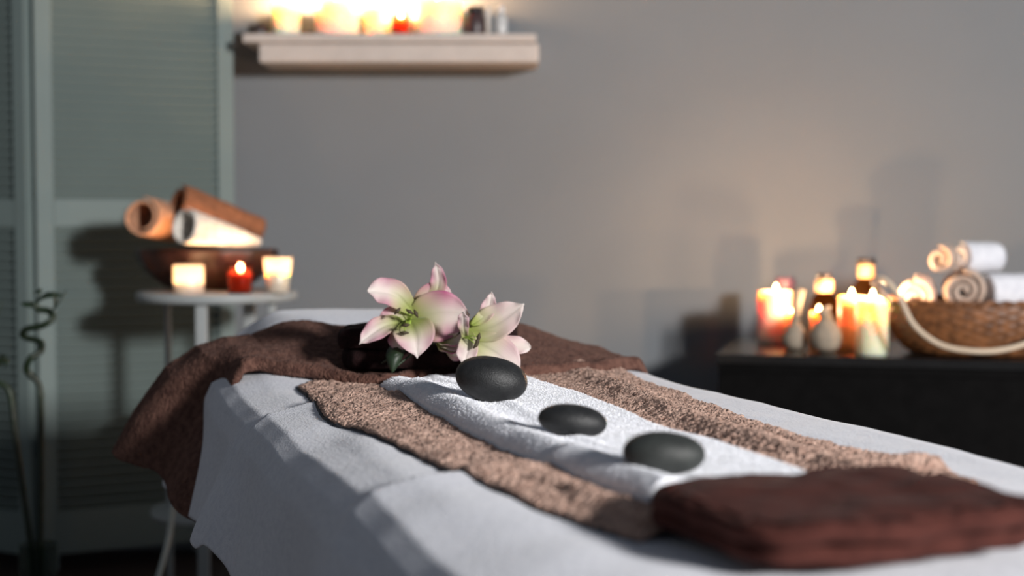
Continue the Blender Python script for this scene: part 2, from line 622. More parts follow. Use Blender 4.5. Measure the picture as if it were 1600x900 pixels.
MB().tube([Vector(v) + Vector((0, 0, 0.079)), Vector(v) + Vector((0.001, 0, 0.087))], 0.001, 6).build('wick', M['wick'], t)
v = on_shelf(783, 3.75)
t = thing('perfume_bottle', 'clear glass bottle with ball stopper at the right end of the wall shelf', 'bottle', v)
MB().lathe([(0.001, 0), (0.014, 0), (0.016, 0.004), (0.016, 0.048), (0.008, 0.056), (0.006, 0.062), (0.001, 0.062)], 28, v).build('bottle_body', plain('milk_glass', (0.62, 0.60, 0.58), 0.2), t)
MB().lathe([(0.001, 0.061), (0.007, 0.063), (0.0098, 0.070), (0.007, 0.078), (0.001, 0.080)], 20, v).build('ball_stopper', plain('pearl', (0.85, 0.82, 0.8), 0.12), t)
v = on_shelf(405, 3.78)
t = thing('tealight_holder', 'squat dark unlit tealight holder at the left end of the wall shelf', 'candle holder', v)
MB().lathe([(0.001, 0), (0.026, 0), (0.030, 0.006), (0.030, 0.032), (0.027, 0.032), (0.026, 0.02), (0.001, 0.02)], 32, v).build('cup', plain('smoke_holder', (0.05, 0.035, 0.03), 0.4), t)
MB().lathe([(0.001, 0.0202), (0.022, 0.0202), (0.022, 0.027), (0.001, 0.027)], 28, v).build('wax', M['wax_smoke'], t)

# ------------------------------------------------------------------ round side table
TD = 3.36
tc_ = Q(340, 450, TD)
TX, TZ = tc_.x, 0.735
TR = 0.188
tb = thing('side_table', 'round white three-tier side table in front of the folding screen', 'side table', (TX, TD, 0))
MB().lathe([(0.001, TZ - 0.022), (TR - 0.004, TZ - 0.022), (TR, TZ - 0.018), (TR, TZ - 0.004), (TR - 0.004, TZ), (0.001, TZ)], 80, (TX, TD, 0)).build('table_top', M['white_wood'], tb)
for z, rr in ((0.47, 0.150), (0.22, 0.160)):
    MB().lathe([(0.001, z - 0.016), (rr - 0.003, z - 0.016), (rr, z - 0.012), (rr, z - 0.003), (rr - 0.003, z), (0.001, z)], 64, (TX, TD, 0)).build('lower_tier', M['white_wood'], tb)
for px, dd, wd in ((262, 0.02, 0.013), (315, -0.16, 0.026), (390, 0.13, 0.030), (425, -0.06, 0.017)):
    v = Q(px, 500, TD + dd)
    MB().box((v.x, TD + dd, (TZ - 0.0225) / 2), (wd, 0.018, TZ - 0.0225)).build('leg', M['white_wood'], tb, bevel=0.003)


def on_table(px, D):
    v = Q(px, 450, D)
    return (v.x, D, TZ + 0.0002)


def sz(px, D):
    return px / FPX * D


GT = 'lit votive candles on the side table'
candle(on_table(295, 3.235), 0.031, 0.020, M['wax_white'], 'bright white votive candle at the left of the side table', GT, power=0.5, flame_h=0.034, holder=0.064, hmat=M['frost'], name='votive_candle')
candle(on_table(375, 3.23), 0.028, 0.040, M['wax_red'], 'red votive candle, middle of the three on the side table', GT, power=0.35, holder=0.068, hmat=M['red_glass'], name='votive_candle', taper=0.86)
candle(on_table(434, 3.26), 0.030, 0.042, M['wax_cream'], 'tapered cream votive candle at the right edge of the side table', GT, power=0.6, flame_h=0.03, holder=0.080, hmat=M['frost'], name='votive_candle', taper=0.72)

# carved wooden bowl
BC = Vector((Q(324, 440, 3.41).x, 3.405, TZ + 0.0003))
bprof = [(0.001, 0), (0.085, 0), (0.097, 0.006), (0.138, 0.035), (0.164, 0.068), (0.172, 0.096), (0.166, 0.100), (0.158, 0.092), (0.130, 0.045), (0.085, 0.014), (0.001, 0.012)]


def carve(rr, z, a, i):
    return rr * (1 + (0.018 * math.sin(14 * a) if 2 < i < 6 else 0))


tag(MB().lathe(bprof, 96, BC, 1.0, 0.60, fn=carve).build('wooden_bowl', M['bowl'], subsurf=1), 'dark carved wooden bowl holding rolled cloths on the side table', 'bowl')


# rolled cloths
def roll(name, label, group, mat, c, axis, r, length, thick=0.006, turns=None, sag=0.0, taper=1.0, up=(0, 0, 1), loose=0.0, seed=0):
    """a towel rolled about its own long axis: spiral cross-section with thickness, soft rims."""
    axis = Vector(axis).normalized()
    u = Vector(up) - axis * Vector(up).dot(axis)
    u.normalize()
    s = axis.cross(u)
    pitch = thick * 1.12 + loose
    turns = turns or max(1.5, (r - thick * 0.5) / pitch - 0.3)
    N = int(turns * 40)
    inner, outer = [], []
    for i in range(N + 1):
        th = 2 * PI * turns * i / N
        rc = r - thick / 2 - pitch * (th / (2 * PI))
        wv = 1 + 0.02 * math.sin(2 * th + seed)
        tk = thick / 2 * (0.35 + 0.65 * min(1, i / 5.0)) * (0.35 + 0.65 * min(1, (N - i) / 5.0))
        outer.append((math.cos(th) * (rc + tk) * wv, math.sin(th) * (rc + tk) * wv))
        inner.append((math.cos(th) * max(0.0005, rc - tk) * wv, math.sin(th) * max(0.0005, rc - tk) * wv))
    loop = outer + inner[::-1]
    rows = []
    K = 22
    for k in range(K + 1):
        f = k / K
        e = min(f, 1 - f) * length
        shrink = 1 - 0.03 * math.exp(-e / 0.006)
        tp = 1 + (taper - 1) * f
        row = []
        for m_, (a, b) in enumerate(loop):
            rr = math.hypot(a, b)
            tele = 0.006 * (1 - rr / r) * (1 if f < 0.5 else -1) * math.exp(-e / 0.01)
            px_ = a * shrink * tp
            py_ = b * shrink * tp
            q = Vector(c) + axis * ((f - 0.5) * length + tele) + u * px_ + s * py_
            q += (u * noise.noise(q * 18 + Vector((seed, 0, 0))) + s * noise.noise(q * 18 + Vector((0, seed, 5)))) * 0.0025
            q.z -= sag * math.sin(PI * f) * 0
            row.append(q)
        rows.append(row)
    mb = MB().grid(rows, cu=True)
    n = len(loop)
    h = len(outer)
    for base in (0, K * n):           # close the spiral ribbon at both ends, quad by quad
        for i in range(h - 1):
            a, b = base + i, base + i + 1
            c_, d_ = base + n - 2 - i, base + n - 1 - i
            mb.f.append([a, b, c_, d_])
    o = mb.build(name, mat)
    return tag(o, label, 'towel', group)


GR = 'rolled cloths in the wooden bowl'
a0, a1 = Q(217, 341, 3.27), Q(262, 352, 3.45)
roll('rolled_cloth', 'tan rolled cloth at the left of the wooden bowl, open end outwards', GR, M['roll_tan'], (a0 + a1) / 2 + Vector((0.005, 0, 0.004)), a1 - a0, 0.050, (a1 - a0).length, 0.007, turns=1.5, loose=0.004, seed=1)
a0, a1 = Q(272, 318, 3.33), Q(404, 360, 3.46)
roll('rolled_cloth', 'long brown rolled cloth, topmost across the wooden bowl', GR, M['roll_brown'], (a0 + a1) / 2 + Vector((0, 0.02, 0)), a1 - a0, 0.051, (a1 - a0).length, 0.008, turns=1.8, taper=0.62, loose=0.003, seed=2)
a0, a1 = Q(286, 353, 3.20), Q(404, 378, 3.38)
roll('rolled_cloth', 'cream rolled cloth with open end at the front of the wooden bowl', GR, M['roll_white'], (a0 + a1) / 2, a1 - a0, 0.045, (a1 - a0).length, 0.005, turns=1.12, taper=0.28, loose=0.002, seed=3)

# cord hanging down behind the table
pts = [Q(345, 636, 3.22), Q(322, 648, 3.14), Q(295, 700, 3.09), Q(272, 780, 3.08), Q(266, 830, 3.07), Q(254, 880, 3.03), Q(240, 925, 3.0)]
pts.append(Vector((pts[-1].x - 0.03, 2.97, 0.006)))
pts.append(Vector((pts[-1].x - 0.2, 3.1, 0.006)))
pts[0].z = 0.476
tag(MB().tube(catmull(pts, 60), 0.0058, 10).build('power_cord', M['cord']), 'white power cord hanging down beside the round side table', 'cord')

# ------------------------------------------------------------------ lucky bamboo
BD = 2.75
bp_ = Q(60, 900, BD)
vz = 0.27
vs_ = thing('glass_vase', 'dim clear glass vase standing on the floor in the lower left corner', 'vase', (bp_.x, BD, 0))
MB().lathe([(0.001, 0.0), (0.034, 0.0), (0.036, 0.004), (0.036, vz), (0.0335, vz), (0.0335, 0.02), (0.001, 0.018)], 40, (bp_.x, BD, 0)).build('vase_body', glass('vase_glass', (0.75, 0.82, 0.80), 0.05, 0.3), vs_)


def bamboo(pts, r, label, leaves, n=150):
    t = thing('lucky_bamboo', label, 'plant', pts[0], 'lucky bamboo stalks in the glass vase')
    cp = catmull(pts, n)
    L = [0]
    for a, b in zip(cp, cp[1:]):
        L.append(L[-1] + (b - a).length)

    def rf(f):
        l = L[min(n, int(f * n + 0.5))]
        k = (l / 0.045) % 1
        return r * (1 + 0.16 * math.exp(-((min(k, 1 - k)) / 0.07) ** 2))
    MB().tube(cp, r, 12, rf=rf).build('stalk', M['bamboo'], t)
    for (b, m_, e, wd) in leaves:
        sp = catmull([b, m_, e], 10)
        rows = []
        for i, q in enumerate(sp):
            f = i / 10
            ww = wd * math.sin(PI * min(1, 0.12 + 0.88 * f)) ** 0.8 + 0.0004
            rows.append([q + Vector((0, -ww, -ww * 0.6)), q + Vector((0, 0, -ww * 0.1)), q + Vector((0, ww, ww * 0.7))])
        MB().grid(rows).build('leaf', M['leaf'], t, solid=0.0012)
    return t


sA = [Vector((bp_.x + 0.004, BD, 0.022)), Q(63, 880, BD), Q(64, 760, BD), Q(64, 640, BD), Q(60, 600, BD), Q(42, 580, BD - 0.01), Q(46, 562, BD - 0.02), Q(64, 548, BD - 0.01),
      Q(62, 534, BD + 0.01), Q(38, 526, BD + 0.015), Q(40, 515, BD), Q(68, 508, BD - 0.015), Q(82, 497, BD - 0.01), Q(76, 486, BD), Q(60, 483, BD), Q(52, 474, BD)]
lv = [(Q(78, 490, BD), Q(92, 472, BD), Q(104, 452, BD), 0.008), (Q(54, 476, BD), Q(44, 476, BD), Q(32, 474, BD), 0.007),
      (Q(54, 476, BD), Q(64, 456, BD), Q(52, 457, BD), 0.006), (Q(56, 474, BD), Q(72, 462, BD), Q(100, 462, BD), 0.009), (Q(80, 492, BD), Q(86, 474, BD - 0.02), Q(84, 458, BD - 0.03), 0.007)]
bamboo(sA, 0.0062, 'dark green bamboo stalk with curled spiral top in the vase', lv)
sB = [Vector((bp_.x - 0.006, BD + 0.005, 0.022)), Q(50, 880, BD), Q(38, 780, BD), Q(24, 680, BD), Q(17, 620, BD), Q(6, 602, BD), Q(-14, 594, BD), Q(-22, 578, BD), Q(-8, 568, BD), Q(8, 560, BD)]
lv = [(Q(2, 570, BD), Q(-2, 560, BD - 0.02), Q(10, 556, BD - 0.04), 0.009), (Q(6, 564, BD), Q(12, 566, BD), Q(6, 574, BD), 0.008), (Q(-14, 590, BD), Q(-10, 520, BD), Q(4, 470, BD), 0.008)]
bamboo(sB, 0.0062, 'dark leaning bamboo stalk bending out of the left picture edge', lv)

# ------------------------------------------------------------------ black cabinet and what stands on it
T3 = math.atan(0.26)
CF = P(1118, 553, 0.60)
cdir = Vector((math.cos(T3), -math.sin(T3), 0))
cback = Vector((math.sin(T3), math.cos(T3), 0))
CW, CDp = 1.15, 0.47
cc = CF + cdir * (CW / 2) + cback * (CDp / 2)
cab = thing('cabinet', 'low black lacquered cabinet against the grey wall at right', 'cabinet', (cc.x, cc.y, 0))
MB().box((cc.x, cc.y, 0.32), (CW - 0.012, CDp - 0.012, 0.515), -T3).build('cabinet_body', M['black'], cab, bevel=0.002)
MB().box((cc.x, cc.y, 0.589), (CW, CDp, 0.022), -T3).build('cabinet_top', M['black_top'], cab, bevel=0.002)
fc = cc - cback * (CDp / 2 + 0.001)
MB().box((fc.x, fc.y, 0.325), (CW - 0.016, 0.014, 0.47), -T3).build('front_panel', M['black'], cab, bevel=0.002)
for i in (-1, 1):
    for j in (-1, 1):
        q = cc + cdir * (i * (CW / 2 - 0.05)) + cback * (j * (CDp / 2 - 0.05))
        MB().box((q.x, q.y, 0.0315), (0.05, 0.05, 0.063), -T3).build('foot', M['black'], cab, bevel=0.002)


def on_cab(px, D):
    v = Q(px, 540, D)
    return (v.x, D, 0.6003)


def top_h(py, D):
    """height above the cabinet top of a picture row at depth D."""
    return Q(800, py, D).z - 0.6003


GC = 'lit pillar candles on the black cabinet'
candle(on_cab(1211, 3.50), sz(27, 3.50), top_h(455, 3.5), M['wax_pink'], 'pinkish pillar candle at the left end of the black cabinet', GC, power=1.5, name='pillar_candle')
candle(on_cab(1237, 3.42), 0.016, top_h(489, 3.42), M['wax_orange'], 'small orange candle glowing behind the upright compress ball', 'lit tealights on the black cabinet', power=0.25, name='tealight_candle', flame_h=0.015)
candle(on_cab(1278, 3.36), 0.018, top_h(487, 3.36), M['wax_orange'], 'small candle burning between the dark bottle and the round compress ball', 'lit tealights on the black cabinet', power=0.45, name='tealight_candle', flame_h=0.015)
candle(on_cab(1329, 3.30), sz(19, 3.30), top_h(463, 3.30), M['wax_orange'], 'orange pillar candle half hidden behind the ivory pillar candle', GC, power=2.3, name='pillar_candle')
candle(on_cab(1362, 3.185), sz(25, 3.185), top_h(465, 3.185), M['wax_cream'], 'tall ivory pillar candle at the front edge of the cabinet', GC, power=3.2, name='pillar_candle')


def compress(loc, r, hh, lean, label, tall):
    t = thing('herbal_compress', label, 'herbal compress ball', loc, 'muslin herbal compress balls on the cabinet')
    c = Vector(loc)
    prof = [(0.001, 0.0), (r * 0.55, 0.001), (r * 0.85, r * 0.30), (r, r * 0.85), (r * 0.93, r * 1.25), (r * 0.62, r * 1.75), (r * 0.34, r * 2.02)]

    def pl(rr, z, a, i):
        return rr * (1 + 0.03 * math.sin(9 * a + z * 60) * (z / (2 * r)))
    MB().lathe(prof, 54, c, fn=pl).build('muslin_ball', M['muslin'], t, subsurf=1)
    c2 = c + Vector((0, 0, r * 1.97))
    MB().lathe([(r * 0.30, -0.002), (r * 0.40, 0.001), (r * 0.40, 0.009), (r * 0.30, 0.012)], 30, c2).build('twine_binding', M['twine'], t, subsurf=1)
    ax = Vector(lean)
    MB().tube([c2 + Vector((0, 0, 0.006)), c2 + ax * (hh * 0.5) + Vector((0, 0, 0.006)), c2 + ax * hh + Vector((0, 0, 0.006))], 0.01, 22,
              rf=lambda f: r * (0.32 + 0.16 * f + 0.03 * math.sin(9 * f))).build('handle', M['muslin'], t)


D = 3.30
compress(on_cab(1242, D), sz(20, D), top_h(452, D) - sz(40, D) - 0.006, (0.10, 0, 0.99), 'upright herbal compress ball with tall handle, left of its rounder twin', True)
D = 3.25
compress(on_cab(1290, D), sz(26, D), 0.018, (-0.35, 0.3, 0.9), 'round beige herbal compress ball in front of the dark bottle', False)


def bottle(loc, r, hb, hn, label, capmat, capr=1.15):
    t = thing('oil_bottle', label, 'bottle', loc, 'amber oil bottles on the cabinet')
    c = Vector(loc)
    MB().lathe([(0.001, 0), (r, 0), (r * 1.02, 0.004), (r, hb), (r * 0.8, hb + r * 0.6), (r * 0.48, hb + r * 0.9), (r * 0.46, hb + hn), (0.001, hb + hn)], 36, c).build('glass_body', M['amber'], t)
    MB().lathe([(r * 0.50, hb + r * 0.95), (r * 0.58, hb + r * 1.0), (r * 0.58, hb + hn - 0.002), (r * 0.50, hb + hn)], 30, c).build('lit_neck_band', M['label'], t)  # bright amber band painted as the lit glass of the neck
    z0 = hb + hn
    MB().lathe([(0.001, z0), (r * 0.5 * capr, z0), (r * 0.5 * capr, z0 + 0.013), (r * 0.45 * capr, z0 + 0.015), (0.001, z0 + 0.015)], 30, c).build('bottle_cap', capmat, t)


D = 3.40
bottle(on_cab(1287, D), sz(23, D), top_h(478, D), top_h(437, D) - top_h(478, D), 'amber bottle with black cap behind the round compress ball', M['cap_dark'], 1.0)
D = 3.44
bottle(on_cab(1352, D), sz(22, D), top_h(455, D), top_h(413, D) - top_h(455, D), 'taller amber bottle standing behind the ivory pillar candle', M['cap_dark'], 1.3)
D = 3.60
v = on_cab(1226, D)
t = thing('small_jar', 'dark plum jar standing behind the pinkish pillar candle', 'jar', v)
MB().lathe([(0.001, 0), (0.024, 0), (0.026, 0.004), (0.026, top_h(452, D)), (0.022, top_h(450, D)), (0.001, top_h(450, D))], 32, v).build('jar_body', plain('plum', (0.12, 0.06, 0.09), 0.3), t)
MB().lathe([(0.001, top_h(450, D)), (0.025, top_h(450, D)), (0.025, top_h(434, D)), (0.001, top_h(434, D))], 32, v).build('jar_lid', plain('plum_lid', (0.10, 0.05, 0.075), 0.3), t)

# wicker basket
BKD = 3.22
bkc = Vector(on_cab(1545, BKD))
bh = top_h(476, BKD - 0.1)
bk = thing('wicker_basket', 'brown oval wicker basket full of rolled towels on the cabinet', 'basket', bkc)
rows = []
NR, NS = 26, 300
RX, RY = 0.238, 0.155
for i in range(NR + 1):
    f = i / NR
    z = 0.004 + f * bh
    base = 0.74 + 0.26 * math.sin(f * PI / 2) ** 0.8
    row = []
    for j in range(NS):
        a = 2 * PI * j / NS
        wv = 0.010 * math.cos(a * 30 + PI * (i % 4 // 2)) + 0.006 * math.cos(2 * PI * f * NR / 2)
        row.append(bkc + Vector((RX * (base + wv) * math.cos(a), RY * (base + wv) * math.sin(a), z)))
    rows.append(row)
bot = [[bkc + Vector((RX * k * math.cos(2 * PI * j / NS), RY * k * math.sin(2 * PI * j / NS), 0.004)) for j in range(NS)] for k in (0.01, 0.4, 0.74)]
MB().grid(bot + rows[1:], cu=True).build('basket_body', M['wicker'], bk, solid=0.004)
rim = MB()
for s_ in range(2):
    pts = [bkc + Vector(((RX + 0.004 * math.cos(24 * a + PI * s_)) * math.cos(a), (RY + 0.004 * math.cos(24 * a + PI * s_)) * math.sin(a), bh + 0.004 + 0.004 * math.sin(24 * a + PI * s_))) for a in [2 * PI * k / 300 for k in range(301)]]
    rim.tube(pts, 0.0042, 7)
rim.build('braided_rim', M['wicker'], bk)
hd = [Q(1396, 478, 3.20), Q(1371, 452, 3.12), Q(1366, 438, 3.10), Q(1382, 437, 3.08), Q(1404, 462, 3.06), Q(1428, 508, 3.04), Q(1470, 539, 3.02), Q(1525, 549, 3.00),
      Q(1575, 545, 2.99), Q(1625, 528, 2.99), Q(1680, 500, 3.05), Q(1695, 482, 3.15)]
hd[6].z = max(hd[6].z, 0.607)
hd[7].z = max(hd[7].z, 0.607)
MB().tube(catmull(hd, 90), 0.0062, 10).build('handle', M['cane'], bk)

GB = 'rolled towels in the wicker basket'
D = 3.17
roll('rolled_towel', 'beige rolled towel with spiral end, lower middle of the wicker basket', GB, M['roll_beige'], Q(1502, 450, D + 0.05), (0.28, 1, 0.02), sz(36, D), 0.20, 0.013, loose=0.002, seed=11)
roll('rolled_towel', 'peach rolled towel lit by candles at the left of the basket', GB, M['roll_peach'], Q(1430, 461, D + 0.08), (0.30, 1, 0.02), sz(34, D), 0.17, 0.013, loose=0.002, seed=12)
roll('rolled_towel', 'white rolled towel at the right of the wicker basket', GB, M['roll_snow'], Q(1588, 460, D + 0.08), (1, 0.25, 0.0), sz(37, D), 0.17, 0.013, loose=0.002, seed=13)
a0 = Q(1466, 405, D + 0.02)
roll('rolled_towel', 'beige-ended rolled towel lying topmost on the basket pile', GB, M['roll_beige'], a0 + Vector((0.02, 0.035, 0.0)), (0.5, 1, 0.0), sz(25, D), 0.09, 0.011, loose=0.004, seed=14)
roll('rolled_towel', 'white rolled towel beside the topmost beige one on the basket pile', GB, M['roll_snow'], Q(1527, 404, D + 0.13), (1, 0.55, -0.02), sz(29, D), 0.11, 0.012, loose=0.002, seed=15)

# ------------------------------------------------------------------ massage table: padded bed, sheet, towels
NL, NRt, TN, TF = 0.30, 0.855, 0.38, 2.38      # flat top in table coordinates


def h_top(n, t):
    sh_ = sstep(0.22, 0.40, n) * (1 - 0.75 * sstep(0.70, 0.88, n))
    z = 0.67 + 0.060 * sstep(1.92, 2.2, t) * sh_
    z += 0.0035 * fbm(n * 5, t * 4, 1.0)
    z += 0.018 * sstep(2.15, 2.3, t) * (1 - sstep(0.55, 0.7, n)) * sstep(0.3, 0.4, n) - 0.03 * sstep(2.15, 2.3, t) * sstep(0.6, 0.75, n)
    e0 = 0.36 + 0.03 * math.sin(t * 8.0 + 1.0)
    z -= 0.012 * (1 - sstep(0.27, e0, n)) ** 2 + 0.006 * (1 - sstep(0.28, 0.42, n)) * noise.noise(Vector((t * 7, n * 3, 4)))
    # two pulled creases running in from the left edge
    for t0, amp in ((1.74, 0.013), (1.18, 0.012)):
        e = 1 - sstep(0.34, 0.56, n)
        x = t0 - t
        z += amp * e * (sstep(-0.02, 0.012, x) * math.exp(-max(0, x) / 0.10))
    return z


PROF = [(0, 0), (0.03, -0.005), (0.048, -0.018), (0.060, -0.042), (0.067, -0.075), (0.075, -0.12), (0.084, -0.17), (0.092, -0.215)]


def side(q, hem):
    """q in 0..1 from crest to hem -> (outward, drop)."""
    x = q * (len(PROF) - 1)
    k = min(int(x), len(PROF) - 2)
    f = x - k
    o = PROF[k][0] + (PROF[k + 1][0] - PROF[k][0]) * f
    d = PROF[k][1] + (PROF[k + 1][1] - PROF[k][1]) * f
    if d < -0.075:
        d = -0.075 + (d + 0.075) * (hem - 0.075) / 0.14
    return o, d


bed = thing('massage_table', 'padded massage table hidden under the grey-white sheet', 'massage table', W((NL + NRt) / 2, 1.4, 0))
cb = W((NL + NRt) / 2, (TN + TF) / 2, 0)
MB().box((cb.x, cb.y, 0.615), (NRt - NL - 0.03, TF - TN - 0.03, 0.06), AZ).build('padding', M['vinyl'], bed, bevel=0.015)
MB().box((cb.x, cb.y, 0.565), (NRt - NL - 0.06, TF - TN - 0.06, 0.035), AZ).build('bed_frame', M['vinyl'], bed, bevel=0.003)
for n_ in (NL + 0.05, NRt - 0.05):
    for t_ in (TN + 0.12, TF - 0.62):
        q = W(n_, t_, 0.2735)
        MB().box(q, (0.04, 0.04, 0.547), AZ).build('leg', M['vinyl'], bed, bevel=0.003)

# perimeter of the flat top as a rounded rectangle, walked anticlockwise
cr = 0.07
per = []
STEP = 0.008


def seg_pts(a, b, nx, nt__):
    L = math.dist(a, b)
    m_ = int(L / STEP)
    for i in range(m_):
        f = i / m_
        per.append((a[0] + (b[0] - a[0]) * f, a[1] + (b[1] - a[1]) * f, nx, nt__))


def arc_pts(c, a0, a1):
    m_ = 18
    for i in range(m_):
        a = a0 + (a1 - a0) * i / m_
        per.append((c[0] + cr * math.cos(a), c[1] + cr * math.sin(a), math.cos(a), math.sin(a)))


seg_pts((NL, TF - cr), (NL, TN + cr), -1, 0)
arc_pts((NL + cr, TN + cr), PI, 1.5 * PI)
seg_pts((NL + cr, TN), (NRt - cr, TN), 0, -1)
arc_pts((NRt - cr, TN + cr), 1.5 * PI, 2 * PI)
seg_pts((NRt, TN + cr), (NRt, TF - cr), 1, 0)
arc_pts((NRt - cr, TF - cr), 0, 0.5 * PI)
seg_pts((NRt - cr, TF), (NL + cr, TF), 0, 1)
arc_pts((NL + cr, TF - cr), 0.5 * PI, PI)
rows = []
cn, ct = (NL + NRt) / 2, (TN + TF) / 2
for k in range(1, 61):
    f = (k / 60) ** 0.8
    rows.append([W(cn + (n_ - cn) * f, ct + (t_ - ct) * f, h_top(cn + (n_ - cn) * f, ct + (t_ - ct) * f)) for n_, t_, _, _ in per])
for k in range(1, 57):
    q = k / 56
    row = []
    for n_, t_, ax, at in per:
        hem = 0.25 + 0.02 * math.sin(t_ * 9 + 1) + 0.02 * math.sin(n_ * 11)
        if ax < -0.5:
            hem = lerp_poly([(1.0, 0.33), (1.42, 0.27), (1.60, 0.19), (1.72, 0.158), (1.85, 0.155), (2.0, 0.175), (2.15, 0.20), (2.4, 0.20)], t_)
        o, d = side(q, hem)
        fall = sstep(0.25, 1.0, q)
        fold = math.sin((n_ * 1.3 + t_) * 21 + 0.8 * math.sin(t_ * 7)) * 0.012 + math.sin((n_ + t_) * 9 + 1.7) * 0.014
        corner = abs(ax * at) * 2
        o += fold * fall + corner * 0.02 * fall
        z = h_top(n_ + ax * o * 0.3, t_ + at * o * 0.3) + d
        row.append(W(n_ + ax * o, t_ + at * o, z))
    rows.append(row)
mb = MB().grid(rows, cu=True)
mb.f.append(list(range(len(per))))
tag(mb.build('table_sheet', M['sheet'], solid=0.003), 'grey-white fleece sheet draped over the massage table with creased left side', 'sheet')


def ribbon_cloth(name, leftp, rightp, z0, zf, NA, NB, mat, solid=0.0, parent=None):
    """cloth between a left and a right picture outline, resting on the sheet."""
    lp = catmull([Vector((*nt(P(x, y, z0)), 0)) for x, y in leftp], NA)
    rp = catmull([Vector((*nt(P(x, y, z0)), 0)) for x, y in rightp], NA)
    rows = []
    for i in range(NA + 1):
        row = []
        for j in range(NB + 1):
            b = j / NB
            q = lp[i].lerp(rp[i], b)
            row.append(W(q.x, q.y, h_top(q.x, q.y) + zf(i / NA, b, q)))
        rows.append(row)
    return rows, lp, rp


def pile(rows, count, length, width, mat, parent, close=False, jrange=None, seed=1):
    """short terry loops standing on a towel's surface: far too many to count."""
    rng = random.Random(seed)
    nr, nc = len(rows), len(rows[0])
    j0, j1 = jrange or (0, nc - 1)
    vs, fs = [], []
    rnd = rng.random
    # choose cells by their area so that the loops are evenly spread
    cells, acc = [], 0.0
    for i in range(nr - 1):
        for j in range(j0, j1, 2):
            jj = min(j + 2, j1)
            acc += (rows[i + 1][j] - rows[i][j]).length * (rows[i][jj] - rows[i][j]).length
            cells.append((acc, i, j, jj))
    import bisect
    keys = [c_[0] for c_ in cells]
    for k in range(count):
        _, i, j, jj = cells[min(len(cells) - 1, bisect.bisect(keys, rnd() * acc))]
        p, ex, ey = rows[i][j], rows[i + 1][j] - rows[i][j], rows[i][jj] - rows[i][j]
        nn = ex.cross(ey)
        if nn.length < 1e-12:
            continue
        nn.normalize()
        if nn.dot(Vector((-0.3, -0.3, 1))) < 0:
            nn = -nn
        q = p + ex * rnd() + ey * rnd() - nn * 0.0006
        d = (nn * 0.75 + Vector((rnd() - .5, rnd() - .5, rnd() - .5)) * 1.7).normalized()
        s_ = d.cross(Vector((rnd() - .5, rnd() - .5, rnd() - .5))).normalized() * width * (0.6 + 0.8 * rnd())
        L_ = length * (0.6 + 0.8 * rnd())
        b_ = len(vs)
        tip = q + d * L_
        vs += [q - s_, q + s_, tip + s_ * 0.7, tip - s_ * 0.7]
        fs.append((b_, b_ + 1, b_ + 2, b_ + 3))
    me = bpy.data.meshes.new('terry_pile')
    me.from_pydata([tuple(v_) for v_ in vs], [], fs)
    me.materials.append(mat)
    o = bpy.data.objects.new('terry_pile', me)
    C.objects.link(o)
    o['kind'] = 'stuff'
    o.parent = parent
    return o


# beige terry towel
def beige_z(a, b, q):
    z = 0.0065 + 0.0022 * abs(fbm(q.x * 16, q.y * 7, 3.0)) + 0.0016 * fbm(q.x * 45, q.y * 45, 7.0)
    z += 0.0032 * noise.noise(Vector((q.x * 260, q.y * 260, 0)))
    z += 0.010 * math.exp(-((b - 0.12 - 0.03 * math.sin(5 * a)) / 0.04) ** 2) * sstep(0.45, 0.8, a)      # long wrinkle left
    z += 0.012 * math.exp(-((b - 0.86 + 0.12 * a) / 0.05) ** 2) * (0.3 + 0.7 * math.sin(PI * a))          # ridge right of the white towel
    z += 0.012 * math.exp(-((a - 0.80 - 0.08 * b) / 0.03) ** 2) * sstep(0.7, 0.9, b)
    e = min(b, 1 - b)
    z -= 0.004 * math.exp(-e / 0.02)
    return z


bl = [(466, 598), (486, 615), (512, 648), (560, 664), (640, 702), (730, 748), (800, 775), (850, 797), (905, 812), (1000, 838)]
br = [(968, 573), (988, 582), (1032, 600), (1120, 632), (1200, 660), (1275, 682), (1344, 700), (1410, 712), (1470, 733), (1528, 752)]
rows, lp, rp = ribbon_cloth('x', bl, br, 0.678, beige_z, 420, 200, None)
bt = tag(MB().grid(rows).build('beige_towel', M['beige_terry'], solid=0.005), 'beige terry towel spread lengthwise on the sheet under the white one', 'towel')
pile(rows, 120000, 0.0024, 0.0005, M['beige_pile'], bt, seed=3)
hem = []
for i in range(0, 421, 3):
    q = rows[i][0]
    hem.append(q + NV * -0.001 + Vector((0, 0, -0.002)))
MB().tube(hem, 0.0026, 8).build('hem_shadow', M['hem'], bt)  # dark tube drawn in place of the hem's shadow line

# white terry towel folded lengthwise, thick rounded fold at left
wl = [(592, 599), (640, 625), (720, 668), (800, 705), (880, 738), (940, 760), (1010, 784)]
wr = [(790, 574), (850, 596), (930, 624), (1010, 652), (1100, 684), (1180, 712), (1290, 748)]
lp = catmull([Vector((*nt(P(x, y, 0.682)), 0)) for x, y in wl], 360)
rp = catmull([Vector((*nt(P(x, y, 0.690)), 0)) for x, y in wr], 360)
sec = []
NBW = 120
for j in range(NBW + 1):
    b = j / NBW
    z = 0.0125 + 0.0085 * math.exp(-((b - 0.12) / 0.10) ** 2)
    if b < 0.14:
        z *= math.sqrt(max(0.0, 1 - ((0.14 - b) / 0.14) ** 2.4)) * 0.97 + 0.03
    if b > 0.965:
        z *= 0.45 + 0.55 * math.sqrt(max(0, 1 - ((b - 0.965) / 0.035) ** 2))
    sec.append((b, z))
bottom = [(1.0, 0.003), (0.6, 0.003), (0.25, 0.003), (0.03, 0.002), (0.0, 0.001)]
rows = []
